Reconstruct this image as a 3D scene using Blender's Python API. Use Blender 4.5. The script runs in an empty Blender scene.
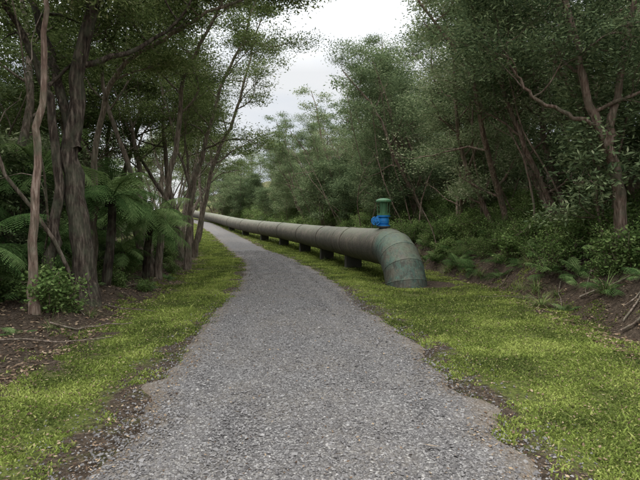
import bpy, numpy as np, math
from mathutils import Vector

rs = np.random.default_rng(11)
scene = bpy.context.scene
COL = scene.collection

# ------------------------------------------------------------------ helpers
def vnoise(x, y, s=0):
    x = np.asarray(x, float); y = np.asarray(y, float)
    xi = np.floor(x); yi = np.floor(y); fx = x-xi; fy = y-yi
    def h(a, b):
        v = np.sin(a*127.1+b*311.7+s*74.7)*43758.5453
        return v-np.floor(v)
    fx = fx*fx*(3-2*fx); fy = fy*fy*(3-2*fy)
    return (h(xi, yi)*(1-fx)+h(xi+1, yi)*fx)*(1-fy)+(h(xi, yi+1)*(1-fx)+h(xi+1, yi+1)*fx)*fy
def fbm(x, y, s=0, o=3):
    r = 0; a = .5; t = 0
    for i in range(o):
        r = r+a*vnoise(x*2**i, y*2**i, s+i*3); t += a; a *= .5
    return r/t
def hermite(K, V):
    K = np.array(K, float); V = np.array(V, float); M = np.gradient(V, K)
    def f(y):
        y = np.asarray(y, float)
        yc = np.clip(y, K[0], K[-1])
        i = np.clip(np.searchsorted(K, yc, side='right')-1, 0, len(K)-2)
        h = K[i+1]-K[i]; t = (yc-K[i])/h
        r = (2*t**3-3*t**2+1)*V[i]+(t**3-2*t**2+t)*h*M[i]+(-2*t**3+3*t**2)*V[i+1]+(t**3-t**2)*h*M[i+1]
        return r+np.where(y > K[-1], (y-K[-1])*M[-1], 0)
    return f
xc = hermite([-5, 0, 3, 6, 8, 12.8, 20, 28, 46, 60, 78], [-.08, -.08, -.08, -.2, -.42, -.85, -2.05, -4.3, -9.6, -14.6, -23])
def hw(y): return np.interp(y, [0, 3, 6, 9, 12.8, 20, 46], [1.5, 1.5, 1.55, 1.45, 1.30, 1.12, 1.1])
def bf(y): return np.interp(y, [0, 6, 8, 12, 20, 30, 46, 60], [4.3, 4.5, 5.0, 5.5, 5.4, 5.6, 5.5, 5.4])
def height(x, y, bump=True):
    x = np.asarray(x, float); y = np.asarray(y, float)
    base = np.where(y < 12, 0, np.where(y < 60, .0008*(y-12)**2, 1.84+.05*(np.minimum(y, 120)-60)))
    u = x-xc(y)
    t = np.clip(u-bf(y)+(fbm(x*.5, y*.5, 5)-.5)*1.2, 0, 26)
    right = 1.15*(1-np.exp(-t/1.7))+.27*t
    tl = np.clip(-u-3.3, 0, 12)
    left = .22*(1-np.exp(-tl/.4))-.2*np.clip(tl-1.2, 0, 12)
    z = base+right+left
    if bump:
        off = np.clip((np.abs(u)-hw(y))/1.5, 0, 1)
        z = z+(fbm(x*1.3, y*1.3, 2)-.5)*.12*off
        wild = np.clip(t, 0, 1)+np.clip(tl, 0, 1)
        z = z+(fbm(x*.8+9, y*.8, 8)-.5)*.5*wild
    return z

class MB:
    def __init__(s): s.v = []; s.f = {3: [], 4: []}; s.m = {3: [], 4: []}; s.t = []; s.n = 0
    def add(s, v, f, mat=0, tint=.5):
        v = np.asarray(v, float).reshape(-1, 3); f = np.asarray(f, int); k = f.shape[1]
        s.f[k].append(f+s.n); s.m[k].append(np.full(len(f), mat))
        s.v.append(v); s.t.append(np.broadcast_to(np.asarray(tint, float), (len(v),)).copy()); s.n += len(v)
    def mesh(s, name, mats, smooth=()):
        me = bpy.data.meshes.new(name)
        v = np.concatenate(s.v); t = np.concatenate(s.t)
        loops = []; starts = []; mi = []; c = 0
        for k in (3, 4):
            if s.f[k]:
                F = np.concatenate(s.f[k]); loops.append(F.ravel()); starts.append(c+np.arange(len(F))*k); c += F.size
                mi.append(np.concatenate(s.m[k]))
        loops = np.concatenate(loops); starts = np.concatenate(starts); mi = np.concatenate(mi)
        me.vertices.add(len(v)); me.vertices.foreach_set('co', v.astype('f').ravel())
        me.loops.add(len(loops)); me.loops.foreach_set('vertex_index', loops.astype('i'))
        me.polygons.add(len(starts)); me.polygons.foreach_set('loop_start', starts.astype('i'))
        me.polygons.foreach_set('material_index', mi.astype('i'))
        me.polygons.foreach_set('use_smooth', np.isin(mi, list(smooth)))
        a = me.attributes.new('tint', 'FLOAT', 'POINT'); a.data.foreach_set('value', t.astype('f'))
        for m in mats: me.materials.append(m)
        me.update(calc_edges=True)
        return me
def obj(name, me, loc=(0, 0, 0), rot=(0, 0, 0), sc=1, parent=None):
    o = bpy.data.objects.new(name, me); COL.objects.link(o)
    o.location = loc; o.rotation_euler = rot
    o.scale = (sc, sc, sc) if np.isscalar(sc) else sc
    if parent: o.parent = parent
    return o
def empty(name, loc=(0, 0, 0)):
    o = bpy.data.objects.new(name, None); COL.objects.link(o); o.location = loc; return o
def nrm(v): return v/(np.linalg.norm(v, axis=-1, keepdims=True)+1e-9)
def tube(mb, P, R, k, mat=0, tint=.5, rough=0, r=rs):
    P = np.asarray(P, float); n = len(P); R = np.broadcast_to(R, (n,))
    T = nrm(np.gradient(P, axis=0)); m = nrm(T.mean(0))
    ref = np.array([1., 0, 0]) if abs(m[0]) < .7 else np.array([0, 1., 0])
    N = nrm(np.cross(T, ref)); B = np.cross(T, N)
    a = np.arange(k)*2*np.pi/k
    rr = R[:, None]*np.ones((1, k))
    if rough: rr = rr*(1+rough*r.normal(size=(1, k))*.8+rough*.5*r.normal(size=(n, k)))
    V = P[:, None]+rr[..., None]*(np.cos(a)[None, :, None]*N[:, None]+np.sin(a)[None, :, None]*B[:, None])
    i = np.arange(n-1)[:, None]*k; j = np.arange(k)[None]; j2 = (j+1) % k
    F = np.stack([i+j, i+j2, i+k+j2, i+k+j], -1).reshape(-1, 4)
    mb.add(V.reshape(-1, 3), F, mat, tint)
def walk(p, d, L, n, wig, up, r):
    P = [np.array(p, float)]; d = nrm(np.array(d, float))
    for i in range(n):
        d = nrm(d+r.normal(size=3)*wig+np.array([0, 0, up])); P.append(P[-1]+d*L/n)
    return np.array(P)
def leaves(mb, C, r, n, sx, sz, L, W, mat=1, updir=.15, tlo=0.0, thi=1.):
    C = np.repeat(C, n, axis=0); m = len(C)
    ct = np.repeat(r.uniform(tlo, thi, m//n), n)
    o = r.normal(size=(m, 3))*np.array([sx, sx, sz]); p = C+o
    d = nrm(r.normal(size=(m, 3))*np.array([1, 1, .5])+np.array([0, 0, updir])+o*1.5)
    w = nrm(np.cross(d, r.normal(size=(m, 3))*.7+np.array([0, 0, 1.])))
    l = L*r.uniform(.6, 1.3, m)[:, None]; ww = W*r.uniform(.7, 1.3, m)[:, None]
    V = np.stack([p, p+d*l*.5+w*ww, p+d*l, p+d*l*.5-w*ww], 1)
    F = np.arange(m*4).reshape(m, 4)
    tint = np.clip(ct*.65+r.uniform(0, .35, m), 0, 1)
    mb.add(V.reshape(-1, 3), F, mat, np.repeat(tint, 4))

# ------------------------------------------------------------------ materials
def mat(name):
    m = bpy.data.materials.new(name); m.use_nodes = True; nt = m.node_tree
    for n in list(nt.nodes): nt.nodes.remove(n)
    return m, nt
class N:
    def __init__(s, nt): s.nt = nt
    def __call__(s, typ, ins=None, **kw):
        n = s.nt.nodes.new(typ)
        for k, v in kw.items(): setattr(n, k, v)
        for k, v in (ins or {}).items():
            if isinstance(v, bpy.types.NodeSocket): s.nt.links.new(v, n.inputs[k])
            else: n.inputs[k].default_value = v
        return n
    def ramp(s, fac, stops):
        n = s.nt.nodes.new('ShaderNodeValToRGB'); s.nt.links.new(fac, n.inputs[0]); e = n.color_ramp.elements
        while len(e) < len(stops): e.new(.5)
        for i, (p, c) in enumerate(stops):
            e[i].position = p; e[i].color = (*c, 1) if not np.isscalar(c) else (c, c, c, 1)
        return n.outputs[0]
    def noise(s, vec, scale, detail=4, rough=.6):
        return s('ShaderNodeTexNoise', {'Vector': vec, 'Scale': scale, 'Detail': detail, 'Roughness': rough}).outputs[0]
    def mix(s, f, a, b, bt='MIX'):
        n = s.nt.nodes.new('ShaderNodeMix'); n.data_type = 'RGBA'; n.blend_type = bt
        for i, v in ((0, f), (6, a), (7, b)):
            if isinstance(v, bpy.types.NodeSocket): s.nt.links.new(v, n.inputs[i])
            else: n.inputs[i].default_value = v if i == 0 else (*v, 1)
        return n.outputs[2]
    def math(s, op, a, b=0):
        n = s.nt.nodes.new('ShaderNodeMath'); n.operation = op
        for i, v in ((0, a), (1, b)):
            if isinstance(v, bpy.types.NodeSocket): s.nt.links.new(v, n.inputs[i])
            else: n.inputs[i].default_value = v
        return n.outputs[0]
    def pbr(s, col, rough=.9, bump=None, bs=.5, bd=.02, spec=.3):
        p = s('ShaderNodeBsdfPrincipled'); 
        if isinstance(col, bpy.types.NodeSocket): s.nt.links.new(col, p.inputs['Base Color'])
        else: p.inputs['Base Color'].default_value = (*col, 1)
        if isinstance(rough, bpy.types.NodeSocket): s.nt.links.new(rough, p.inputs['Roughness'])
        else: p.inputs['Roughness'].default_value = rough
        p.inputs['Specular IOR Level'].default_value = spec
        if bump is not None:
            b = s('ShaderNodeBump', {'Height': bump, 'Strength': bs, 'Distance': bd}); s.nt.links.new(b.outputs[0], p.inputs['Normal'])
        o = s('ShaderNodeOutputMaterial'); s.nt.links.new(p.outputs[0], o.inputs[0]); return p
def leafmat(name, stops, trans=.25):
    m, nt = mat(name); n = N(nt)
    t = n('ShaderNodeAttribute', attribute_name='tint').outputs['Fac']
    oi = n('ShaderNodeObjectInfo').outputs['Random']
    f = n.math('ADD', t, n.math('MULTIPLY', n.math('SUBTRACT', oi, .5), .4))
    c = n.ramp(f, stops)
    p = n('ShaderNodeBsdfDiffuse', {'Color': c})
    tr = n('ShaderNodeBsdfTranslucent', {'Color': c})
    mx = n('ShaderNodeMixShader', {0: trans, 1: p.outputs[0], 2: tr.outputs[0]})
    o = n('ShaderNodeOutputMaterial', {0: mx.outputs[0]})
    return m
M_leaf = leafmat('kanuka_leaf', [(0, (.035, .052, .018)), (.45, (.105, .14, .048)), (.8, (.20, .24, .09)), (1, (.33, .34, .17))])
M_leafR = leafmat('kanuka_leaf_sage', [(0, (.045, .07, .035)), (.45, (.14, .185, .088)), (.8, (.26, .31, .155)), (1, (.39, .40, .25))])
M_shrub = leafmat('shrub_leaf', [(0, (.04, .07, .02)), (.5, (.12, .185, .055)), (1, (.28, .35, .13))])
M_fern = leafmat('fern_leaf', [(0, (.035, .07, .022)), (.5, (.11, .185, .06)), (1, (.27, .36, .14))], .3)
M_dead = leafmat('dead_leaf', [(0, (.06, .04, .028)), (.5, (.17, .115, .075)), (1, (.38, .29, .19))], .1)
M_grass = leafmat('grass_blade', [(0, (.085, .11, .03)), (.5, (.20, .25, .055)), (.85, (.33, .37, .10)), (1, (.38, .31, .17))], .3)

def bark(name, c0, c1, c2):
    m, nt = mat(name); n = N(nt)
    tc = n('ShaderNodeTexCoord').outputs['Object']
    mp = n('ShaderNodeMapping', {'Vector': tc, 'Scale': (22, 22, 3.2)}).outputs[0]
    a = n.noise(mp, 1.0, 5, .65); b = n.noise(tc, 3.3, 3)
    oi = n('ShaderNodeObjectInfo').outputs['Random']
    c = n.ramp(a, [(.3, c0), (.5, c1), (.68, c2)])
    c = n.mix(n.ramp(b, [(.45, 0.), (.7, .7)]), c, (.13, .14, .09))
    c = n.mix(.35, c, n.ramp(oi, [(0, .35), (1, 1.)]), 'MULTIPLY')
    n.pbr(c, .95, a, 1.0, .05, .15)
    return m
M_barkL = bark('bark_brown', (.05, .035, .025), (.19, .145, .11), (.42, .34, .27))
M_barkR = bark('bark_redbrown', (.06, .04, .03), (.21, .14, .105), (.42, .33, .26))
M_barkD = bark('bark_dark', (.018, .014, .011), (.075, .055, .042), (.25, .20, .155))
M_fibre = bark('fern_fibre', (.012, .009, .007), (.04, .03, .022), (.10, .075, .055))

m, nt = mat('forest_ground'); n = N(nt); M_ground = m
geo = n('ShaderNodeNewGeometry').outputs['Position']
g = n('ShaderNodeAttribute', attribute_name='tint').outputs['Fac']
n1 = n.noise(geo, 2.2, 6, .65); n2 = n.noise(geo, 18, 5, .7); n3 = n.noise(geo, 70, 3, .7)
fac = n.ramp(n.math('ADD', g, n.math('MULTIPLY', n.math('SUBTRACT', n1, .5), 1.5)), [(.38, 0.), (.66, 1.)])
soil = n.ramp(n2, [(.3, (.045, .032, .023)), (.5, (.115, .085, .06)), (.7, (.24, .18, .13))])
gr = n.ramp(n2, [(.35, (.06, .075, .022)), (.5, (.16, .19, .045)), (.68, (.27, .30, .08))])
c = n.mix(fac, soil, gr)
c = n.mix(.75, c, n.ramp(n3, [(.35, .35), (.6, 1.)]), 'MULTIPLY')
n.pbr(c, .95, n.math('ADD', n2, n.math('MULTIPLY', n3, .9)), 1., .06, .1)
m, nt = mat('gravel'); n = N(nt); M_gravel = m
geo = n('ShaderNodeNewGeometry').outputs['Position']
v = n('ShaderNodeTexVoronoi', {'Vector': geo, 'Scale': 62.}); v2 = n('ShaderNodeTexVoronoi', {'Vector': geo, 'Scale': 24.})
big = n.noise(geo, .9, 5); md = n.noise(geo, 7, 4)
sep = n('ShaderNodeSeparateColor', {0: v.outputs['Color']}).outputs[0]
c = n.ramp(sep, [(0, (.09, .083, .078)), (.6, (.185, .173, .164)), (.92, (.295, .28, .26)), (1, (.46, .44, .40))])
c = n.mix(.8, c, n.ramp(v.outputs['Distance'], [(.2, 1.), (.75, .35)]), 'MULTIPLY')
c = n.mix(n.ramp(big, [(.42, 0.), (.7, .5)]), c, (.155, .13, .10))
e = n('ShaderNodeAttribute', attribute_name='tint').outputs['Fac']
c = n.mix(n.ramp(n.math('ADD', e, n.math('MULTIPLY', n.math('SUBTRACT', md, .5), .9)), [(.35, 0.), (.95, .85)]), c, (.14, .105, .07))
h = n.math('SUBTRACT', n.math('MULTIPLY', md, .5), n.math('ADD', v.outputs['Distance'], v2.outputs['Distance']))
n.pbr(c, .85, h, 1., .012, .25)
m, nt = mat('stone_chip'); n = N(nt); M_stone = m
t = n('ShaderNodeAttribute', attribute_name='tint').outputs['Fac']
c = n.ramp(t, [(0, (.085, .078, .074)), (.5, (.17, .159, .151)), (.85, (.265, .25, .235)), (1, (.48, .45, .41))])
n.pbr(c, .85, spec=.15)

def pipemat(name, base, patch, lich, top):
    m, nt = mat(name); n = N(nt)
    tc = n('ShaderNodeTexCoord').outputs['Object']
    mp = n('ShaderNodeMapping', {'Vector': tc, 'Scale': (5, 5, .9)}).outputs[0]
    a = n.noise(tc, 1.5, 6, .75); b = n.noise(tc, 5, 6, .75); d = n.noise(tc, 24, 4, .75); st = n.noise(mp, 2.2, 5, .7)
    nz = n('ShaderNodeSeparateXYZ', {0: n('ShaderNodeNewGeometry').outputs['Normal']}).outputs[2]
    c = n.mix(n.ramp(a, [(.44, 0.), (.54, 1.)]), base, patch)
    c = n.mix(n.ramp(b, [(.51, 0.), (.58, .8)]), c, lich)
    c = n.mix(n.ramp(st, [(.47, 0.), (.6, .8)]), c, (.045, .038, .028))
    c = n.mix(n.ramp(d, [(.57, 0.), (.63, .5)]), c, (.24, .24, .18))
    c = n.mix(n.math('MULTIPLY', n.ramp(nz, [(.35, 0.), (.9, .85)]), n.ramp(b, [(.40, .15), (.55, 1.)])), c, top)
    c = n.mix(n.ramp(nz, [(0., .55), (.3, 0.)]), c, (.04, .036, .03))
    n.pbr(c, n.ramp(b, [(.3, .5), (.7, .85)]), n.math('ADD', b, d), .6, .012, .35)
    return m
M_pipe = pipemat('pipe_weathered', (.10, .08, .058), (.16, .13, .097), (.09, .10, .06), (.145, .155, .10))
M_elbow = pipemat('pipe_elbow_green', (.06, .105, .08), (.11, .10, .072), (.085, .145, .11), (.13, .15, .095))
def paint(name, col, dirt=(.08, .07, .05), rough=.45):
    m, nt = mat(name); n = N(nt); tc = n('ShaderNodeTexCoord').outputs['Object']
    b = n.noise(tc, 9, 5, .7)
    n.pbr(n.mix(n.ramp(b, [(.52, 0.), (.72, .6)]), col, dirt), rough, b, .3, .01)
    return m
M_blue = paint('valve_blue_paint', (.02, .20, .50)); M_green = paint('valve_green_paint', (.07, .17, .08), (.18, .15, .09), .6)
M_conc = paint('concrete_mossy', (.06, .056, .045), (.04, .05, .025), .95)
M_steel = paint('dark_steel', (.06, .058, .05), (.12, .07, .04), .6)

# ------------------------------------------------------------------ ground
def axis(a, b, step, far, growth=1.13):
    c = list(np.arange(a, b+1e-6, step)); s = step
    while c[-1] < far: s *= growth; c.append(c[-1]+s)
    s = step
    while c[0] > -far: s *= growth; c.insert(0, c[0]-s)
    return np.array(c)
X = axis(-9, 9, .14, 320); Y = axis(0, 26, .16, 420)
gx, gy = np.meshgrid(X, Y); ny, nx = gx.shape
gz = height(gx, gy); u = gx-xc(gy)
inpath = np.clip((hw(gy)+.1-np.abs(u))/.3, 0, 1); gz = gz-.04*inpath
right = np.clip((bf(gy)+.1-u)/1.2, 0, 1); left = np.clip((u+3.4)/.9, 0, 1)
gf = right*left*.70
gf = np.where((np.abs(u) < hw(gy)+.35), np.minimum(gf, .38), gf)
pd = np.hypot(gx-2.9, (gy-12.9)*.7); gf = gf*np.clip((pd-.4)/1.2, .2, 1)
gf = np.maximum(gf, np.clip((gy-32)/15, 0, .5))
I = np.arange(ny-1)[:, None]*nx+np.arange(nx-1)[None]
F = np.stack([I, I+1, I+1+nx, I+nx], -1).reshape(-1, 4)
mb = MB(); mb.add(np.stack([gx, gy, gz], -1).reshape(-1, 3), F, 0, gf.ravel())
obj('ground', mb.mesh('ground', [M_ground], smooth=(0,)))
ys = np.concatenate([np.arange(-4, 30, .09), np.arange(30, 78, .4)]); ks = np.linspace(-1, 1, 33)
wj = np.stack([hw(ys)*(1+.22*(fbm(ys*1.7, ys*0, 31, 5)-.5)*2), hw(ys)*(1+.19*(fbm(ys*1.7, ys*0+7, 37, 5)-.5)*2)])
K, YY = np.meshgrid(ks, ys)
W = np.where(K < 0, wj[0][:, None], wj[1][:, None])
XX = xc(YY)+K*W
ZZ = height(XX, YY, False)+.012+.05*(1-K**2)-.05*np.exp(-((np.abs(K)-.5)/.14)**2)*.45+(fbm(XX*2, YY*2, 3)-.5)*.025
ZZ = np.where(np.abs(K) > .99, ZZ-.05, ZZ)
nx2 = len(ks); I = np.arange(len(ys)-1)[:, None]*nx2+np.arange(nx2-1)[None]
F = np.stack([I, I+1, I+1+nx2, I+nx2], -1).reshape(-1, 4)
mb = MB(); mb.add(np.stack([XX, YY, ZZ], -1).reshape(-1, 3), F, 0, (np.abs(K)**4).ravel())
obj('gravel_path', mb.mesh('gravel_path', [M_gravel], smooth=(0,)))
def pathz(x, y):
    k = np.clip((x-xc(y))/hw(y), -1.3, 1.3)
    z = height(x, y, False)+.012+.05*(1-k**2)-.05*np.exp(-((np.abs(k)-.5)/.14)**2)*.45+(fbm(x*2, y*2, 3)-.5)*.025
    return np.where(np.abs(k) < 1, z, height(x, y))
def stones(n, y0, y1, rad0, rad1, edge):
    y = y0*(y1/y0)**rs.uniform(0, 1, n)
    k = rs.uniform(-1, 1, n)*edge
    keep = (np.abs(k) < .85) | (rs.uniform(0, 1, n) < np.exp(-(np.abs(k)-.85)*6))
    y = y[keep]; k = k[keep]; n = len(y); x = xc(y)+k*hw(y)
    s = rs.uniform(rad0, rad1, n)*rs.uniform(.6, 1.2, n)*(1+y*.03)
    z = pathz(x, y)+s*.25
    oc = np.array([[1, 0, 0], [0, 1, 0], [-1, 0, 0], [0, -1, 0], [0, 0, 1], [0, 0, -1]], float)
    P = oc[None]*rs.uniform(.55, 1.25, (n, 6, 1))*np.array([1, 1, .7])+rs.normal(size=(n, 6, 3))*.22
    a = rs.uniform(0, 6.28, n); ca = np.cos(a)[:, None]; sa = np.sin(a)[:, None]
    P = np.stack([P[..., 0]*ca-P[..., 1]*sa, P[..., 0]*sa+P[..., 1]*ca, P[..., 2]], -1)*s[:, None, None]
    P += np.stack([x, y, z], -1)[:, None]
    f = np.array([[0, 1, 4], [1, 2, 4], [2, 3, 4], [3, 0, 4], [1, 0, 5], [2, 1, 5], [3, 2, 5], [0, 3, 5]])
    F = (f[None]+np.arange(n)[:, None, None]*6).reshape(-1, 3)
    mb.add(P.reshape(-1, 3), F, 0, np.repeat(rs.beta(2, 2.6, n), 6))
mb = MB(); stones(95000, 2.0, 26, .005, .012, 1.45); stones(3500, 2.0, 14, .012, .019, 1.3)
obj('loose_gravel', mb.mesh('loose_gravel', [M_stone]))

def grass(n, y0, y1, side):
    y = y0*(y1/y0)**rs.uniform(0, 1, n)
    q = rs.uniform(0, 1, n)
    if side > 0: lo = hw(y)-.2; hi = bf(y)+.35; uu = lo+(hi-lo)*q
    else: lo = hw(y)-.2; hi = 3.5; uu = -(lo+(hi-lo)*q)
    x = xc(y)+uu
    ed = np.clip((np.abs(uu)-lo)/1.1, 0, 1)*np.clip((hi-np.abs(uu))/1.1, 0, 1)
    pdd = np.hypot(x-2.9, (y-12.9)*.7)
    mask = fbm(x*1.3, y*1.3, 12)*.5+fbm(x*5, y*5, 13)*.5
    keep = (mask+.29*ed > .635+rs.normal(size=n)*.06) & (pdd > .7) & (np.hypot(x-2.2, y-13.2) > .5)
    x = x[keep]; y = y[keep]; m_ = mask[keep]; n = len(x); z = height(x, y)
    hgt = rs.uniform(.004, .019, n)*(1+y*.05)*(.5+m_); w = .0036*rs.uniform(.7, 1.8, n)*(1+y*.12)
    tuft = rs.uniform(0, 1, n) < .015; hgt = np.where(tuft, hgt*2.6, hgt)
    a = rs.uniform(0, 6.28, n); ln = rs.uniform(.3, 1.6, n)*hgt; b = rs.uniform(0, 6.28, n)
    p0 = np.stack([x-np.cos(a)*w, y-np.sin(a)*w, z-.004], -1); p1 = np.stack([x+np.cos(a)*w, y+np.sin(a)*w, z-.004], -1)
    mid = np.stack([x+np.cos(b)*ln*.4, y+np.sin(b)*ln*.4, z+hgt*.6], -1)
    wv = np.stack([np.cos(a)*w, np.sin(a)*w, 0*w], -1)*.9
    tip = np.stack([x+np.cos(b)*ln, y+np.sin(b)*ln, z+hgt], -1)
    V = np.stack([p0, p1, mid+wv, mid-wv, tip], 1).reshape(-1, 3); i = np.arange(n)[:, None]*5
    tn = np.clip(fbm(x*1.8, y*1.8, 20)*1.4-.25+rs.normal(size=n)*.14, 0, .95); tn = np.where(rs.uniform(0, 1, n) < .09, 1, tn); tn = np.repeat(tn, 5)
    mb.f[4].append(i+np.array([[0, 1, 2, 3]])+mb.n); mb.m[4].append(np.zeros(n, int))
    mb.add(V, i+np.array([[3, 2, 4]]), 0, tn)
mb = MB(); grass(280000, 2.2, 34, 1); grass(170000, 2.2, 34, -1); grass(15000, 30, 60, 1); grass(15000, 30, 60, -1)
obj('grass_verge', mb.mesh('grass_verge', [M_grass]))

def litter(n, y0, y1, u0, u1, s0, s1, bank=False):
    y = y0*(y1/y0)**rs.uniform(0, 1, n); u = rs.uniform(u0, u1, n); x = xc(y)+u
    if bank: x = x+bf(y)-.7
    z = pathz(x, y)+rs.uniform(.004, .02, n)
    L = rs.uniform(s0, s1, n)[:, None]; a = rs.uniform(0, 6.28, n)
    d = nrm(np.stack([np.cos(a), np.sin(a), rs.normal(size=n)*.25], -1)); w = nrm(np.cross(d, nrm(np.stack([rs.normal(size=n)*.4, rs.normal(size=n)*.4, np.ones(n)], -1))))
    p = np.stack([x, y, z], -1); W = L*rs.uniform(.12, .35, n)[:, None]
    V = np.stack([p-d*L*.5, p+w*W, p+d*L*.5+[0, 0, .004], p-w*W], 1)
    mb.add(V.reshape(-1, 3), np.arange(n*4).reshape(n, 4), 0, np.repeat(rs.uniform(0, 1, n), 4))
mb = MB(); litter(3500, 2.2, 20, -3.6, 4.5, .010, .035); litter(20000, 3, 30, 0, 5, .03, .08, True); litter(14000, 3, 26, -7, -2.9, .03, .08)
litter(4500, 2.3, 14, -3.3, -1.2, .012, .04); litter(4500, 2.3, 14, 1.2, 4.5, .012, .04)
obj('leaf_litter', mb.mesh('leaf_litter', [M_dead]))
mb = MB()
def fleaf(x, y, L, W, a, t):
    z = float(pathz(x, y))+.02; q = []
    for s, w in ((-1, .0), (-.5, .8), (0, 1), (.5, .7), (1, .05)):
        q += [[x+math.cos(a)*s*L/2-math.sin(a)*w*W/2, y+math.sin(a)*s*L/2+math.cos(a)*w*W/2, z+.01*s*s], [x+math.cos(a)*s*L/2+math.sin(a)*w*W/2, y+math.sin(a)*s*L/2-math.cos(a)*w*W/2, z+.012]]
    mb.add(q, [[2*i, 2*i+1, 2*i+3, 2*i+2] for i in range(4)], 0, t)
for (px, py, L) in ((434, 457, .13), (340, 470, .06), (235, 422, .06), (470, 400, .10), (455, 392, .08), (172, 322, .09), (12, 462, .08), (600, 430, .06), (205, 317, .06), (285, 292, .08), (90, 400, .06), (520, 380, .07), (395, 345, .06)):
    d = 768/(py-225); fleaf((px-320)/480*d, d, L, L*.28, rs.uniform(-.5, .5), rs.uniform(.85, 1))
obj('fallen_leaves', mb.mesh('fallen_leaves', [M_dead]))
mb = MB()
def twig(p, q, r0, n=8):
    p = np.array(p, float); q = np.array(q, float); t = np.linspace(0, 1, n)[:, None]; P = p+(q-p)*t+rs.normal(size=(n, 3))*np.linalg.norm(q-p)*.02
    P[:, 2] = height(P[:, 0], P[:, 1])+r0+.02+np.abs(rs.normal(size=n))*.02; tube(mb, P, np.linspace(r0, r0*.4, n), 6)
twig((4.45, 7.1, 0), (5.6, 6.6, 0), .022); twig((5.0, 7.0, 0), (5.3, 7.6, 0), .012); twig((4.6, 7.3, 0), (5.9, 7.9, 0), .016)
twig((5.0, 9.2, 0), (6.3, 8.6, 0), .02); twig((-4.2, 6.0, 0), (-2.9, 6.6, 0), .014); twig((-3.9, 6.9, 0), (-3.0, 7.6, 0), .016)
for i in range(110):
    y = rs.uniform(4, 20); s = rs.choice([-1, 1]); x = xc(y)+(bf(y)+rs.uniform(.1, 3) if s > 0 else -rs.uniform(3.4, 6)); a = rs.uniform(0, 6.28); L = rs.uniform(.3, 1.4)
    twig((x, y, 0), (x+math.cos(a)*L, y+math.sin(a)*L, 0), rs.uniform(.005, .018), 6)
obj('fallen_branches', mb.mesh('fallen_branches', [M_barkL], smooth=(0,)))

# ------------------------------------------------------------------ pipeline
pipe = empty('water_pipeline', (1.9, 14, 0))
def pchild(name, me):
    o = obj(name, me); o.parent = pipe; o.location = (-1.9, -14, 0); return o
dirv = np.array([.219, -.976, 0]); foot = np.array([2.31, 12.6, 0]); AZ = .95; RP = .54
E0 = foot-dirv*1.35+np.array([0, 0, AZ])
py = hermite([13.92, 18, 23, 30, 42, 60, 75], [2.01, 1.1, -.05, -2.0, -6.5, -13.2, -20.5])
Yp = np.concatenate([np.arange(13.92, 30, .4), np.arange(30, 75, 1.)])
zp = np.array([AZ+max(0, y-16)*.004 + (.0008*max(0, y-12)**2)*np.interp(y, [12, 30, 42, 60], [.4, .7, .72, .74]) for y in Yp])
P = np.stack([py(Yp), Yp, zp], -1)
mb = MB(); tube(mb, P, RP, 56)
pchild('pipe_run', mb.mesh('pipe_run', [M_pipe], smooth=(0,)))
mb = MB()
def ring(i, wd=.05, ex=.010):
    t = nrm(P[min(i+1, len(P)-1)]-P[max(i-1, 0)]); c = P[i]
    pts = np.array([c-t*wd, c-t*wd*.7, c+t*wd*.7, c+t*wd]); tube(mb, pts, np.array([RP-.01, RP+ex, RP+ex, RP-.01]), 56)
for i in (0, 12, 30): ring(i)
for i in range(46, len(P)-2, 9): ring(i)
pchild('weld_collars', mb.mesh('weld_collars', [M_pipe], smooth=(0,)))
R = 1.3; pts = []
ths = [0, 18, 36, 54, 72, 76]
for th in np.radians(ths[:5]):
    pts.append(E0+dirv*R*math.sin(th)-np.array([0, 0, R*(1-math.cos(th))]))
pts.append(pts[-1]+(dirv*math.cos(math.radians(76))-np.array([0, 0, math.sin(math.radians(76))]))*.9)
mb = MB()
k = 56; side = nrm(np.cross(dirv, [0, 0, 1])); rings = []
for p_, th in zip(pts, ths):
    th = math.radians(th); up = np.array([0, 0, 1.])*math.cos(th)+dirv*math.sin(th); a = np.arange(k)*2*np.pi/k
    rings.append(p_+(RP+.004)*(np.cos(a)[:, None]*side+np.sin(a)[:, None]*up))
for i in range(5):
    V = np.concatenate([rings[i], rings[i+1]]); j = np.arange(k)
    mb.add(V, np.stack([j, j+k, (j+1) % k+k, (j+1) % k], -1), 0)
pchild('elbow_bend', mb.mesh('elbow_bend', [M_elbow], smooth=(0,)))
mb = MB()
for i in range(5):
    th = math.radians(ths[i]); t = dirv*math.cos(th)-np.array([0, 0, math.sin(th)])
    c = pts[i]; w = .014 if i else .05
    tube(mb, np.array([c-t*w, c-t*w*.5, c+t*w*.5, c+t*w]), np.array([RP, RP+.010, RP+.010, RP]), 56)
pchild('elbow_welds', mb.mesh('elbow_welds', [M_elbow], smooth=(0,)))
mb = MB(); mbS = MB(); saddle_xy = []
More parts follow.
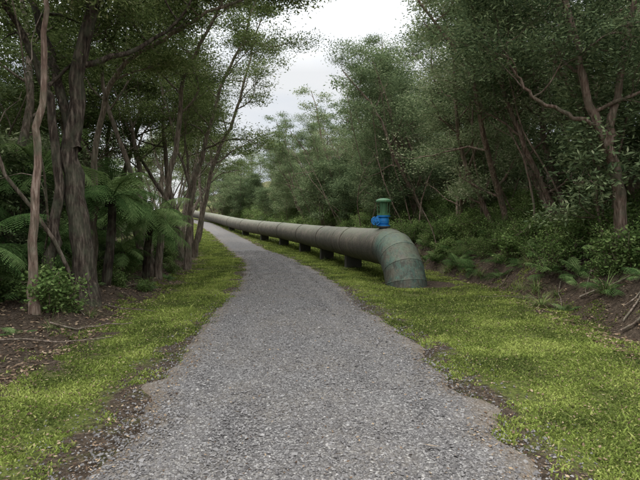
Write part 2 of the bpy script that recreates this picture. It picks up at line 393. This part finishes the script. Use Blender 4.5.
for y in (17.4, 21.5, 26, 31, 36, 42, 49):
    i = int(np.argmin(abs(Yp-y))); c = P[i]; t = nrm(P[min(i+1, len(P)-1)]-P[i-1]); s = nrm(np.cross(t, [0, 0, 1])); gz_ = float(height(c[0], c[1]))-.25
    saddle_xy.append((c[0], c[1]))
    a = np.radians(np.linspace(240, 300, 15)); rr = RP+.006
    xs = np.concatenate([[-.29], rr*np.cos(a), [.29]]); zs = np.concatenate([[0], c[2]+rr*np.sin(a), [0]])
    zs[0] = zs[1]+.01; zs[-1] = zs[-2]+.01
    m_ = len(xs); V = []
    for e in (-.13, .13):
        for zz in (zs, np.full(m_, gz_)):
            V.append(c[None, :]*[1, 1, 0]+xs[:, None]*s+e*t*[1, 1, 0]+np.stack([0*zz, 0*zz, zz], -1))
    V = np.concatenate(V); F = []
    for q in range(m_-1):
        F += [[q, q+1, m_+q+1, m_+q], [2*m_+q+1, 2*m_+q, 3*m_+q, 3*m_+q+1], [q+1, q, 2*m_+q, 2*m_+q+1]]
    F += [[0, m_, 3*m_, 2*m_], [m_-1, 3*m_-1, 4*m_-1, 2*m_-1]]
    mb.add(V, F)
    tube(mbS, np.array([c-t*.09, c-t*.085, c+t*.085, c+t*.09]), np.array([RP, RP+.02, RP+.02, RP]), 56)
pchild('concrete_saddles', mb.mesh('saddles', [M_conc])); pchild('saddle_straps', mbS.mesh('straps', [M_pipe], smooth=(0,)))
vp = np.array([float(py(14.4)), 14.4, AZ+RP])
def lathe(mb, c, prof, k=32, ax=(0, 0, 1)):
    ax = nrm(np.array(ax, float)); ref = np.array([1., 0, 0]) if abs(ax[0]) < .7 else np.array([0, 1., 0])
    Nn = nrm(np.cross(ax, ref)); B = np.cross(ax, Nn); a = np.arange(k)*2*np.pi/k
    V = np.concatenate([c+ax*h+max(r_, 1e-4)*(np.cos(a)[:, None]*Nn+np.sin(a)[:, None]*B) for h, r_ in prof])
    i = np.arange(len(prof)-1)[:, None]*k; j = np.arange(k)[None]; j2 = (j+1) % k
    mb.add(V, np.stack([i+j, i+j2, i+k+j2, i+k+j], -1).reshape(-1, 4))
valve = empty('air_valve', tuple(vp))
def vchild(name, mb_, m_):
    o = obj(name, mb_.mesh(name, [m_])); o.parent = valve; return o
mb = MB(); lathe(mb, np.zeros(3), [(-.1, .13), (.04, .13), (.04, .21), (.075, .21), (.075, 0)])
for q in range(8):
    a = q*math.pi/4; lathe(mb, np.array([.175*math.cos(a), .175*math.sin(a), .07]), [(0, .016), (.03, .016), (.03, 0)], 6)
vchild('nozzle', mb, M_steel)
mb = MB(); lathe(mb, np.zeros(3), [(.078, .0), (.078, .2), (.115, .2), (.115, .13), (.17, .16), (.24, .17), (.31, .16), (.355, .13), (.355, .2), (.395, .2), (.395, 0)])
lathe(mb, np.array([0, 0, .23]), [(0, .09), (.2, .09), (.2, .12), (.23, .12), (.23, 0)], 20, (-1, -.2, 0))
vchild('valve_body', mb, M_blue)
mb = MB(); c0 = np.array([-.27, -.05, .23])
V = np.array([[x, y, z] for x in (-.06, .06) for y in (-.09, .09) for z in (-.08, .10)])+c0
mb.add(V, [[0, 1, 3, 2], [4, 6, 7, 5], [0, 4, 5, 1], [2, 3, 7, 6], [1, 5, 7, 3], [0, 2, 6, 4]])
lathe(mb, c0+np.array([0, -.1, 0]), [(0, .03), (.16, .03), (.16, 0)], 12, (0, -1, 0))
a = np.linspace(0, 2*np.pi, 25); wc = c0+np.array([0, -.25, 0])
tube(mb, np.stack([wc[0]+.12*np.cos(a), np.full(25, wc[1]), wc[2]+.12*np.sin(a)], -1)+0, .013, 8)
for q in range(3):
    aa = q*2*math.pi/3; tube(mb, np.array([wc, wc+[.06*math.cos(aa), 0, .06*math.sin(aa)], wc+[.12*math.cos(aa), 0, .12*math.sin(aa)]]), .01, 6)
vchild('gearbox_handwheel', mb, M_blue)
mb = MB(); lathe(mb, np.zeros(3), [(.40, 0), (.40, .2), (.435, .2), (.435, .11), (.5, .105), (.62, .11), (.76, .13), (.78, .20), (.80, .235), (.84, .235), (.87, .20), (.90, .12), (.915, 0)])
for q in range(8):
    a = q*math.pi/4; lathe(mb, np.array([.175*math.cos(a), .175*math.sin(a), .435]), [(0, .016), (.03, .016), (.03, 0)], 6)
for q in range(6):
    a = q*math.pi/3; p_ = np.array([math.cos(a), math.sin(a), 0]); tube(mb, np.array([p_*.17+[0, 0, .44], p_*.175+[0, 0, .6], p_*.19+[0, 0, .78]]), .011, 5)
vchild('air_release_head', mb, M_green)

# ------------------------------------------------------------------ trees
def tree(name, seed, H, r0, stems, crown0, spread, n1, n2, n3, nl=36, L=.10, W=.015, bm=None, lm=None, trunks=None, lean=(.12, 0), sx=.26, sz=.08, low=0):
    r = np.random.default_rng(seed); mb = MB(); C = []
    for s in range(stems):
        if trunks is not None:
            KP = np.array(trunks[s][0], float); rr = trunks[s][1]
            tt = np.arange(len(KP)); fs = [hermite(tt, KP[:, q]) for q in range(3)]; t = np.linspace(0, len(KP)-1, 26)
            P = np.stack([f(t) for f in fs], -1); P[1:] += r.normal(size=(25, 3))*.025
        else:
            az = r.uniform(0, 6.28); d = np.array([math.cos(az)*.25*(stems > 1)+lean[0]*2, math.sin(az)*.25*(stems > 1)+lean[1]*2, 1])
            P = walk([math.cos(az)*.12*(stems > 1), math.sin(az)*.12*(stems > 1), -.25], d, H*r.uniform(.85, 1.05), 16, .10, .05, r); rr = r0*r.uniform(.7, 1.1)
        n = len(P); tt = np.linspace(0, 1, n); Rr = rr*(1-.78*tt)*(1+.35*np.exp(-tt*22))
        tube(mb, P, Rr, 11 if rr > .07 else 8, 0, .5, .09, r)
        for i in range(n1+low):
            if i >= n1: t = r.uniform(.15, crown0)
            else: t = crown0+(1-crown0)*((i+r.uniform(0, 1))/n1)
            t = min(t, .99); f = t*(n-1); a = int(f); p = P[a]+(P[min(a+1, n-1)]-P[a])*(f-a)
            az = i*2.4+r.uniform(-.6, .6); el = r.uniform(.25, 1.0); Lb = spread*(1.15-.65*max(0, t-crown0)/(1-crown0))*r.uniform(.6, 1.15)
            if i >= n1: Lb *= .6
            d = [math.cos(az)*math.cos(el), math.sin(az)*math.cos(el), math.sin(el)]
            B = walk(p, d, Lb, 9, .2, .02, r); rb = rr*(1-.78*t)*.55
            tube(mb, B, rb*np.linspace(1, .3, 10), 6, 0, .5, 0, r)
            if i >= n1 and r.uniform() < .5: continue
            for j in range(n2):
                t2 = .3+.7*(j+r.uniform(0, 1))/n2; a = min(int(t2*9), 8); p2 = B[a]; pd = nrm(B[a+1]-B[a])
                d2 = pd+r.normal(size=3)*np.array([.75, .75, .3])
                B2 = walk(p2, d2, Lb*.42*r.uniform(.6, 1.2), 5, .2, .03, r)
                tube(mb, B2, max(rb*.32, .006)*np.linspace(1, .35, 6), 4, 0, .5, 0, r)
                for k_ in range(n3):
                    t3 = .3+.7*(k_+r.uniform(0, 1))/n3; a = min(int(t3*5), 4); pd = nrm(B2[a+1]-B2[a])
                    B3 = walk(B2[a], pd+r.normal(size=3)*np.array([.8, .8, .3]), Lb*.2*r.uniform(.5, 1.2), 3, .2, .04, r)
                    if nl > 30: tube(mb, B3, np.linspace(.006, .003, 4), 3, 0, .5, 0, r)
                    C += [B3[-1], B3[2]]
                C.append(B2[-1])
    C = np.array(C); leaves(mb, C, r, nl, sx, sz, L, W)
    return mb.mesh(name, [bm, lm], smooth=(0,))
A = [tree('kanukaA%d' % i, 100+i, 9.5+i*.4, .13, 2+(i % 2), .45, 2.4, 8, 5, 4, nl=28, L=.11, W=.017, bm=M_barkL, lm=M_leaf) for i in range(4)]
AR = [tree('kanukaR%d' % i, 200+i, 8.5+i*.5, .10, 2+(i % 2), .38, 2.3, 9, 5, 4, nl=26, L=.11, W=.017, bm=M_barkR, lm=M_leafR, lean=(.18, 0), low=2) for i in range(4)]
FAR = [tree('kanukaF%d' % i, 400+i, 9+i*.5, .11, 2, .36, 2.4, 9, 5, 3, nl=10, L=.19, W=.034, bm=M_barkR, lm=M_leafR, lean=(.1, 0), sx=.3, low=1) for i in range(3)]
B = [tree('kanukaB%d' % i, 300+i, 4.6, .04, 3, .18, 1.4, 7, 4, 4, nl=13, L=.14, W=.024, bm=M_barkR, lm=M_leafR, sx=.24, sz=.10) for i in range(3)]

def place(name, me, x, y, rz, sc, parent=None, dz=-.05, tilt=0., own=False):
    if own: me = me.copy()
    return obj(name, me, (x, y, float(height(x, y))+dz), (tilt*rs.normal(), tilt*rs.normal(), rz), sc, parent)
def W3(px, py_, Y_): return [(px-320)/480*Y_, Y_, 1.6+(225-py_)/480*Y_]
def hero(name, seed, base, cps, **kw):
    bx, by = base; bz = float(height(bx, by))-.1; tr = []
    for pl, r_ in cps:
        tr.append((np.array(pl, float)-[bx, by, bz], r_))
    me = tree(name, seed, 8, .1, len(tr), trunks=tr, **kw); obj(name, me, (bx, by, bz))
def hb(x, y): return (x, y), [x, y, float(height(x, y))-.1]
b, g0 = hb(-4.3, 8.8)
hero('kanuka_tree', 1, b, [([g0, W3(82, 250, 8.8), W3(74, 170, 8.8), W3(78, 90, 8.9), W3(98, 0, 8.9), W3(125, -120, 8.6), W3(190, -260, 8)], .21),
                           ([W3(76, 150, 8.8), W3(60, 80, 9.0), W3(42, 20, 9.2), W3(20, -60, 9.4), W3(0, -200, 9.5)], .10)],
     crown0=.5, spread=2.3, n1=8, n2=5, n3=4, bm=M_barkD, lm=M_leaf)
b, g0 = hb(-4.35, 7.3)
hero('kanuka_tree', 2, b, [([g0, W3(33, 260, 7.3), W3(39, 160, 7.3), W3(46, 80, 7.35), W3(50, 0, 7.4), W3(45, -120, 7.4), W3(70, -260, 7.4)], .075)],
     crown0=.6, spread=1.8, n1=6, n2=4, n3=4, bm=M_barkR, lm=M_leaf)
b, g0 = hb(-4.95, 8.6)
hero('kanuka_tree', 3, b, [([g0, W3(52, 240, 8.6), W3(58, 180, 8.6), W3(50, 90, 8.6), W3(22, 30, 8.7), W3(-10, -40, 8.7), W3(-30, -200, 8.7)], .11)],
     crown0=.5, spread=1.8, n1=7, n2=4, n3=4, bm=M_barkD, lm=M_leaf)
b, g0 = hb(-4.6, 13.5)
hero('kanuka_tree', 4, b, [([g0, W3(165, 200, 13.5), W3(178, 140, 13.5), W3(185, 80, 13.3), W3(215, 20, 12.8), W3(245, -40, 12.3)], .10),
                           ([[g0[0]-.1, g0[1], g0[2]], W3(140, 200, 13.6), W3(120, 140, 13.6), W3(105, 80, 13.6), W3(125, 10, 13.3), W3(140, -60, 13)], .08)],
     crown0=.45, spread=2.6, n1=10, n2=5, n3=4, bm=M_barkL, lm=M_leaf)
b, g0 = hb(-5.2, 11.0)
hero('kanuka_tree', 5, b, [([g0, W3(95, 200, 11), W3(102, 120, 11), W3(125, 70, 10.8), W3(175, 35, 10.6), W3(235, 5, 10.4), W3(285, -12, 10.2)], .085)],
     crown0=.42, spread=1.8, n1=14, n2=5, n3=4, nl=42, bm=M_barkL, lm=M_leaf)
b, g0 = hb(-4.7, 16.8)
hero('kanuka_tree', 7, b, [([g0, W3(192, 200, 16.8), W3(205, 150, 16.8), W3(222, 90, 16.6), W3(245, 40, 16.4), W3(262, -20, 16.2)], .10),
                           ([[g0[0]+.1, g0[1], g0[2]], W3(190, 190, 16.8), W3(176, 140, 16.8), W3(160, 60, 16.8), W3(170, -30, 16.8)], .07)],
     crown0=.35, spread=2.5, n1=12, n2=5, n3=4, nl=42, bm=M_barkL, lm=M_leaf)
b, g0 = hb(-5.9, 22.5)
hero('kanuka_tree', 8, b, [([g0, W3(207, 190, 22.5), W3(220, 150, 22.3), W3(238, 110, 22), W3(250, 60, 21.8), W3(262, 20, 21.5)], .11),
                           ([[g0[0]-.1, g0[1], g0[2]], W3(190, 180, 22.5), W3(186, 120, 22.5), W3(200, 60, 22.3), W3(205, 0, 22.2)], .08)],
     crown0=.3, spread=2.7, n1=12, n2=5, n3=4, nl=30, L=.125, W=.02, bm=M_barkL, lm=M_leaf)
b, g0 = hb(6.05, 9.6)
hero('kanuka_tree', 6, b, [([g0, W3(618, 190, 9.5), W3(606, 145, 9.4), W3(585, 100, 9.4), W3(570, 40, 9.4), W3(545, -60, 9.4), W3(540, -150, 9.4)], .12),
                           ([W3(606, 145, 9.4), W3(615, 90, 9.3), W3(625, 30, 9.2), W3(640, -60, 9.2), W3(650, -150, 9.0)], .08),
                           ([W3(600, 130, 9.4), W3(570, 118, 9.4), W3(530, 95, 9.5), W3(505, 60, 9.6), W3(490, 10, 9.7)], .05)],
     crown0=.45, spread=2.0, n1=8, n2=5, n3=4, bm=M_barkR, lm=M_leafR)
i = 0
for (x, y, s, rz) in [(-5.9, 16.2, 1., 2.), (-5.7, 19.5, .95, 3.9), (-6.8, 24.5, .95, .2), (-7.9, 27.5, 1., .4), (-9.3, 31, .95, 0), (-11.0, 35.5, 1., 2.6), (-13.2, 41, 1., -.2),
                  (-7.2, 11, 1.0, 1), (-7.8, 14.5, 1.1, 2), (-8.0, 18, 1, 3), (-9, 22, 1.1, 4), (-6.6, 8.0, .9, 3), (-7.4, 5.5, .9, 2)]:
    place('kanuka_tree', A[i % 4], x, y, rz, s, tilt=.03, own=True); i += 1
for (x, y, s, rz) in [(6.6, 12.8, .95, 2.8), (5.9, 15.5, .95, 3.3), (7.4, 14.6, 1, 2), (5.4, 18.5, .95, 3.0), (6.7, 20, 1., 3.6), (4.9, 22.5, 1., 2.9), (6.2, 25, 1., 3.2), (3.9, 27, .95, 3.1), (5.4, 30, 1., 3.), (2.6, 32.5, .9, .3),
                  (8.0, 11.4, 1., 3.), (8.8, 8.3, .95, 2.5), (9.2, 13, 1.1, 1), (1.2, 38, .9, 3), (-1.2, 43, .85, 3.1), (3.8, 37, 1., 3)]:
    place('kanuka_tree', AR[i % 4], x, y, rz, s, tilt=.04, own=True); i += 1
bg = empty('background_forest')
def scatter(n, fx, meshes, s0, s1, parent, name, dz=-.05, tilt=.05, mind=0, own=False):
    pts_ = []; c = 0
    while c < n:
        x, y = fx()
        if mind and any((x-a)**2+(y-b_)**2 < mind*mind for a, b_ in pts_): 
            if rs.uniform() < .97: continue
        pts_.append((x, y)); c += 1
        place(name, meshes[rs.integers(len(meshes))], x, y, rs.uniform(0, 6.28), rs.uniform(s0, s1), parent, dz, tilt, own)
def fr(y0, y1, a, b_):
    def f():
        y = rs.uniform(y0, y1); return float(xc(y)+bf(y)+rs.uniform(a, b_)), y
    return f
def fl(y0, y1, a, b_):
    def f():
        y = rs.uniform(y0, y1); return float(xc(y)-rs.uniform(a, b_)), y
    return f
scatter(26, fr(12, 50, 5, 20), FAR, .9, 1.15, bg, 'tree', mind=2.6, own=True)
scatter(28, fl(6, 55, 8, 22), FAR, .9, 1.15, bg, 'tree', mind=2.6, own=True)
scatter(50, fr(8, 55, 1.2, 9), B, .6, 1.1, bg, 'sapling', mind=1.3, own=True)
scatter(20, fl(9, 55, 5.5, 14), B, .6, 1.1, bg, 'sapling', mind=1.6, own=True)
scatter(22, fr(34, 75, .2, 4), B, .6, 1.1, bg, 'sapling', mind=1.6, own=True)
def far():
    y = rs.uniform(52, 90); x = rs.uniform(-34, 26)
    while -9 < x-xc(y) < 3.5 and y < 62 or abs(x-xc(y)) < 2.5: x = rs.uniform(-34, 26)
    return x, y
scatter(52, far, FAR, .85, 1.1, bg, 'tree', mind=2.8, own=True)
scatter(40, far, B, .9, 1.6, bg, 'sapling', mind=2, own=True)
for nm, M_, cnt, fx in (('slender_stems', M_barkR, 80, fr(8, 40, .6, 8)), ('slender_stems', M_barkL, 45, fl(8, 36, 3.9, 10))):
    mb = MB()
    for q in range(cnt):
        x, y = fx(); P_ = walk([x, y, float(height(x, y))-.1], [rs.normal()*.3-.1*np.sign(x), rs.normal()*.25, 1], rs.uniform(4, 8), 12, .1, .03, rs); r_ = rs.uniform(.02, .05)
        tube(mb, P_, r_*np.linspace(1, .3, 13), 6)
        for e in range(3):
            a = rs.integers(4, 11); tube(mb, walk(P_[a], nrm(P_[a+1]-P_[a])+rs.normal(size=3)*.6, rs.uniform(.8, 2.), 6, .2, .05, rs), r_*.4*np.linspace(1, .3, 7), 4)
    obj(nm, mb.mesh(nm, [M_], smooth=(0,)), parent=bg)

# ------------------------------------------------------------------ ferns, shrubs, sedges
def frond(mb, r, az, L, el0, droop, mat=0, np_=30, tint=.5, nsub=7):
    n = np_+6; t = np.linspace(0, 1, n); el = el0-droop*t**1.2
    azs = az+r.normal()*.35*t
    ds = L/n
    h = np.cumsum(np.cos(el)*np.cos(azs))*ds; h2 = np.cumsum(np.cos(el)*np.sin(azs))*ds; z = np.cumsum(np.sin(el))*ds
    P = np.stack([h, h2, z], -1); T = nrm(np.gradient(P, axis=0)); S = np.array([-math.sin(az), math.cos(az), r.normal()*.25]); S = S/np.linalg.norm(S); U = np.cross(T, S); U = np.where(U[:, 2:3] < 0, -U, U)
    tube(mb, P[::4], np.linspace(.012, .003, len(P[::4]))*L/1.6, 4, mat, .15)
    i = np.arange(5, n-1); tt = (i-5)/(n-6); pl = L*.24*np.sin(np.pi*(tt*.86+.12))**.8*r.uniform(.8, 1.15, len(i))
    for s in (-1, 1):
        D = nrm(S*s+T[i]*.35-U[i]*.12-np.array([0, 0, .2])+r.normal(size=(len(i), 3))*.09); q = (np.arange(nsub)+.5)/nsub
        base = P[i][:, None]+D[:, None]*(pl[:, None, None]*q[None, :, None])-np.array([0, 0, 1])*(pl[:, None, None]*q[None, :, None]**2*.28)
        sl = (pl*.13)[:, None]*(1-q*.75)[None]+.004
        for s2 in (-1, 1):
            d2 = nrm(T[i]*s2+D*.35)[:, None]; w = D[:, None]*(pl/nsub*.40)[:, None, None]
            tip = base+d2*sl[..., None]; 
            V = np.stack([base-w, base+w, tip+w*.3, tip-w*.3], 2).reshape(-1, 3)
            mb.add(V, np.arange(len(V)).reshape(-1, 4), mat, np.clip(tint+np.repeat(r.normal(size=len(V)//4)*.12, 4), 0, 1))
def treefern(seed, H, nf, L):
    r = np.random.default_rng(seed); mb = MB()
    P = walk([0, 0, -.3], [0, 0, 1], H+.3, 12, .03, .1, r); tube(mb, P, np.linspace(.12, .085, 13), 12, 1, .5, .16, r)
    top = P[-1]
    m2 = MB()
    for i in range(nf): frond(m2, r, i*2.4+r.uniform(-.3, .3), L*r.uniform(.75, 1.15), r.uniform(.3, 1.2), r.uniform(1.1, 2.1), 0, 34, r.uniform(.2, .9), 8)
    for i in range(7): frond(m2, r, i*.9+r.uniform(-.3, .3), L*r.uniform(.7, .9), r.uniform(-.3, .2), r.uniform(.9, 1.3), 0, 30, r.uniform(.0, .5), 7)
    off = mb.n
    for v_, t_ in zip(m2.v, m2.t): mb.v.append(v_+top); mb.t.append(t_)
    for k_ in (3, 4):
        mb.f[k_] += [f+off for f in m2.f[k_]]; mb.m[k_] += m2.m[k_]
    mb.n += m2.n
    return mb.mesh('tree_fern', [M_fern, M_fibre, M_dead])
TF = [treefern(1, 2.0, 15, 1.5), treefern(2, 1.3, 14, 1.4), treefern(3, 2.6, 16, 1.6)]
for (x, y, s, k_) in [(-4.75, 10.6, 1., 0), (-4.6, 12.6, .9, 0), (-5.7, 9.9, 1., 2), (-5.6, 7.6, .9, 1), (-6.4, 6.7, 1.0, 0), (-5.9, 12.2, 1., 1), (-5.0, 14.8, .95, 1), (-6.5, 14., 1., 2), (-7.0, 9.3, 1.05, 0), (-5.9, 17., .9, 0), (-7.5, 7.5, 1.1, 2), (-8.5, 11, 1.1, 0), (-6.6, 19.5, 1., 1), (-5.8, 6.0, .6, 1), (-5.2, 9.4, .75, 1), (-4.9, 11.7, .6, 1)]:
    place('tree_fern', TF[k_], x, y, rs.uniform(0, 6), s, tilt=.06, own=True)
def gfern(seed):
    r = np.random.default_rng(seed); mb = MB()
    for i in range(11): frond(mb, r, i*2.4, .75*r.uniform(.7, 1.1), r.uniform(.6, 1.2), r.uniform(1.0, 1.7), 0, 18, r.uniform(.1, .75), 5)
    return mb.mesh('ground_fern', [M_fern])
def sedge(seed):
    r = np.random.default_rng(seed); mb = MB()
    for i in range(130):
        az = r.uniform(0, 6.28); L = r.uniform(.35, .8); el = r.uniform(.7, 1.45); t = np.linspace(0, 1, 6); e = el-t*r.uniform(.6, 2.)
        h = np.cumsum(np.cos(e))*L/6; z = np.cumsum(np.sin(e))*L/6; P = np.stack([h*math.cos(az), h*math.sin(az), z], -1)+[r.normal()*.03, r.normal()*.03, -.03]
        w = np.array([-math.sin(az), math.cos(az), 0])*.005; wd = np.array([1, 1, .9, .7, .5, .1])[:, None]
        V = np.concatenate([P-w*wd, P+w*wd]); q = np.arange(5); mb.add(V, np.stack([q, q+1, q+7, q+6], -1), 0 if r.uniform() > .25 else 1, r.uniform(.2, .9))
    return mb.mesh('sedge', [M_shrub, M_dead])
def shrub(seed, H=1.0, L=.05, W=.012, nl=26):
    r = np.random.default_rng(seed); mb = MB(); C = []
    for s in range(9):
        az = r.uniform(0, 6.28); P = walk([0, 0, -.05], [math.cos(az)*.7, math.sin(az)*.7, 1], H*r.uniform(.7, 1.1), 7, .2, .05, r); tube(mb, P, np.linspace(.012, .004, 8), 5, 1)
        for j in range(7):
            a = r.integers(2, 7); B_ = walk(P[a], nrm(P[a+1]-P[a])+r.normal(size=3)*.7, H*.4*r.uniform(.5, 1.1), 3, .2, .03, r); tube(mb, B_, .004, 3, 1); C += [B_[-1], B_[2], B_[1]]
    leaves(mb, np.array(C), r, nl, .08, .06, L, W, 0)
    return mb.mesh('shrub', [M_shrub, M_barkR])
GF = [gfern(1), gfern(2), gfern(3)]; SE = [sedge(1), sedge(2)]; SH = [shrub(1, 1., .06, .016, 16), shrub(2, 1.3, .06, .016, 16), shrub(3, .8, .08, .024, 11)]
ug = empty('undergrowth')
scatter(230, fr(8.5, 40, .3, 4.5), SH, .45, 1.15, ug, 'shrub', mind=.45)
scatter(130, fr(8, 30, -.1, 3.), GF, .45, 1.0, ug, 'fern', mind=.45, tilt=.2)
scatter(50, fr(6, 20, 1.1, 5), GF+SH, .6, 1.1, ug, 'fern', tilt=.15)
scatter(100, fr(7.5, 34, -.3, 2.4), SE, .4, .9, ug, 'sedge', mind=.4)
scatter(70, fl(6, 34, 4.0, 9), GF, .7, 1.4, ug, 'fern', mind=.55, tilt=.15)
scatter(80, fl(7.5, 36, 3.8, 8), SH, .5, 1.1, ug, 'shrub', mind=.55)
scatter(34, fl(6.5, 20, 3.4, 4.4), GF+SE+SH[2:], .35, .65, ug, 'fern', mind=.5, tilt=.15)
scatter(60, fr(36, 70, -.5, 3), SH, .9, 1.6, ug, 'shrub', mind=.8)
for (sx_, sy_) in saddle_xy:
    for q in range(5):
        place('sedge', SE[q % 2], sx_+rs.uniform(-.55, .5), sy_-rs.uniform(.15, .6), rs.uniform(0, 6), rs.uniform(.28, .5), ug)

# ------------------------------------------------------------------ sky, light, camera
w = bpy.data.worlds.new('World'); scene.world = w; w.use_nodes = True; nt = w.node_tree
for q in list(nt.nodes): nt.nodes.remove(q)
n = N(nt)
EL, AZM = 58, 300
sky = n('ShaderNodeTexSky', sky_type='NISHITA', sun_disc=False, sun_elevation=math.radians(EL), sun_rotation=math.radians(AZM))
tc = n('ShaderNodeTexCoord').outputs['Generated']
mp = n('ShaderNodeMapping', {'Vector': tc, 'Scale': (1, 1, 2.2)}).outputs[0]
cn = n.noise(mp, 2.6, 4, .55)
cl = n.ramp(cn, [(.35, (.78, .84, .93)), (.6, (.97, .985, 1.))])
zz = n('ShaderNodeSeparateXYZ', {0: tc}).outputs[2]
bright = n('ShaderNodeMapRange', {'Value': zz, 'From Min': .30, 'From Max': .95, 'To Min': 6.0, 'To Max': 31.}).outputs[0]
clv = n('ShaderNodeVectorMath', {0: cl, 'Scale': bright}, operation='SCALE').outputs[0]
fac = n.ramp(cn, [(.3, .85), (.5, .97)])
c = n.mix(fac, sky.outputs[0], clv)
bgk = n('ShaderNodeBackground', {'Color': c, 'Strength': .15}); n('ShaderNodeOutputWorld', {0: bgk.outputs[0]})
sl = bpy.data.lights.new('sun', 'SUN'); sl.energy = 1.5; sl.angle = math.radians(14); sl.color = (1, .95, .87)
so = bpy.data.objects.new('sun', sl); COL.objects.link(so)
ra, el = math.radians(AZM), math.radians(EL)
sd = Vector((math.sin(ra)*math.cos(el), math.cos(ra)*math.cos(el), math.sin(el)))
so.rotation_euler = sd.to_track_quat('Z', 'Y').to_euler()
cam = bpy.data.cameras.new('camera'); co = bpy.data.objects.new('camera', cam); COL.objects.link(co)
cam.lens = 27; cam.sensor_width = 36; cam.clip_end = 2000; cam.clip_start = .05
co.location = (0, 0, 1.6); co.rotation_euler = (math.radians(90-1.79), 0, 0)
scene.camera = co
scene.view_settings.view_transform = 'Standard'; scene.view_settings.look = 'None'; scene.view_settings.exposure = 0
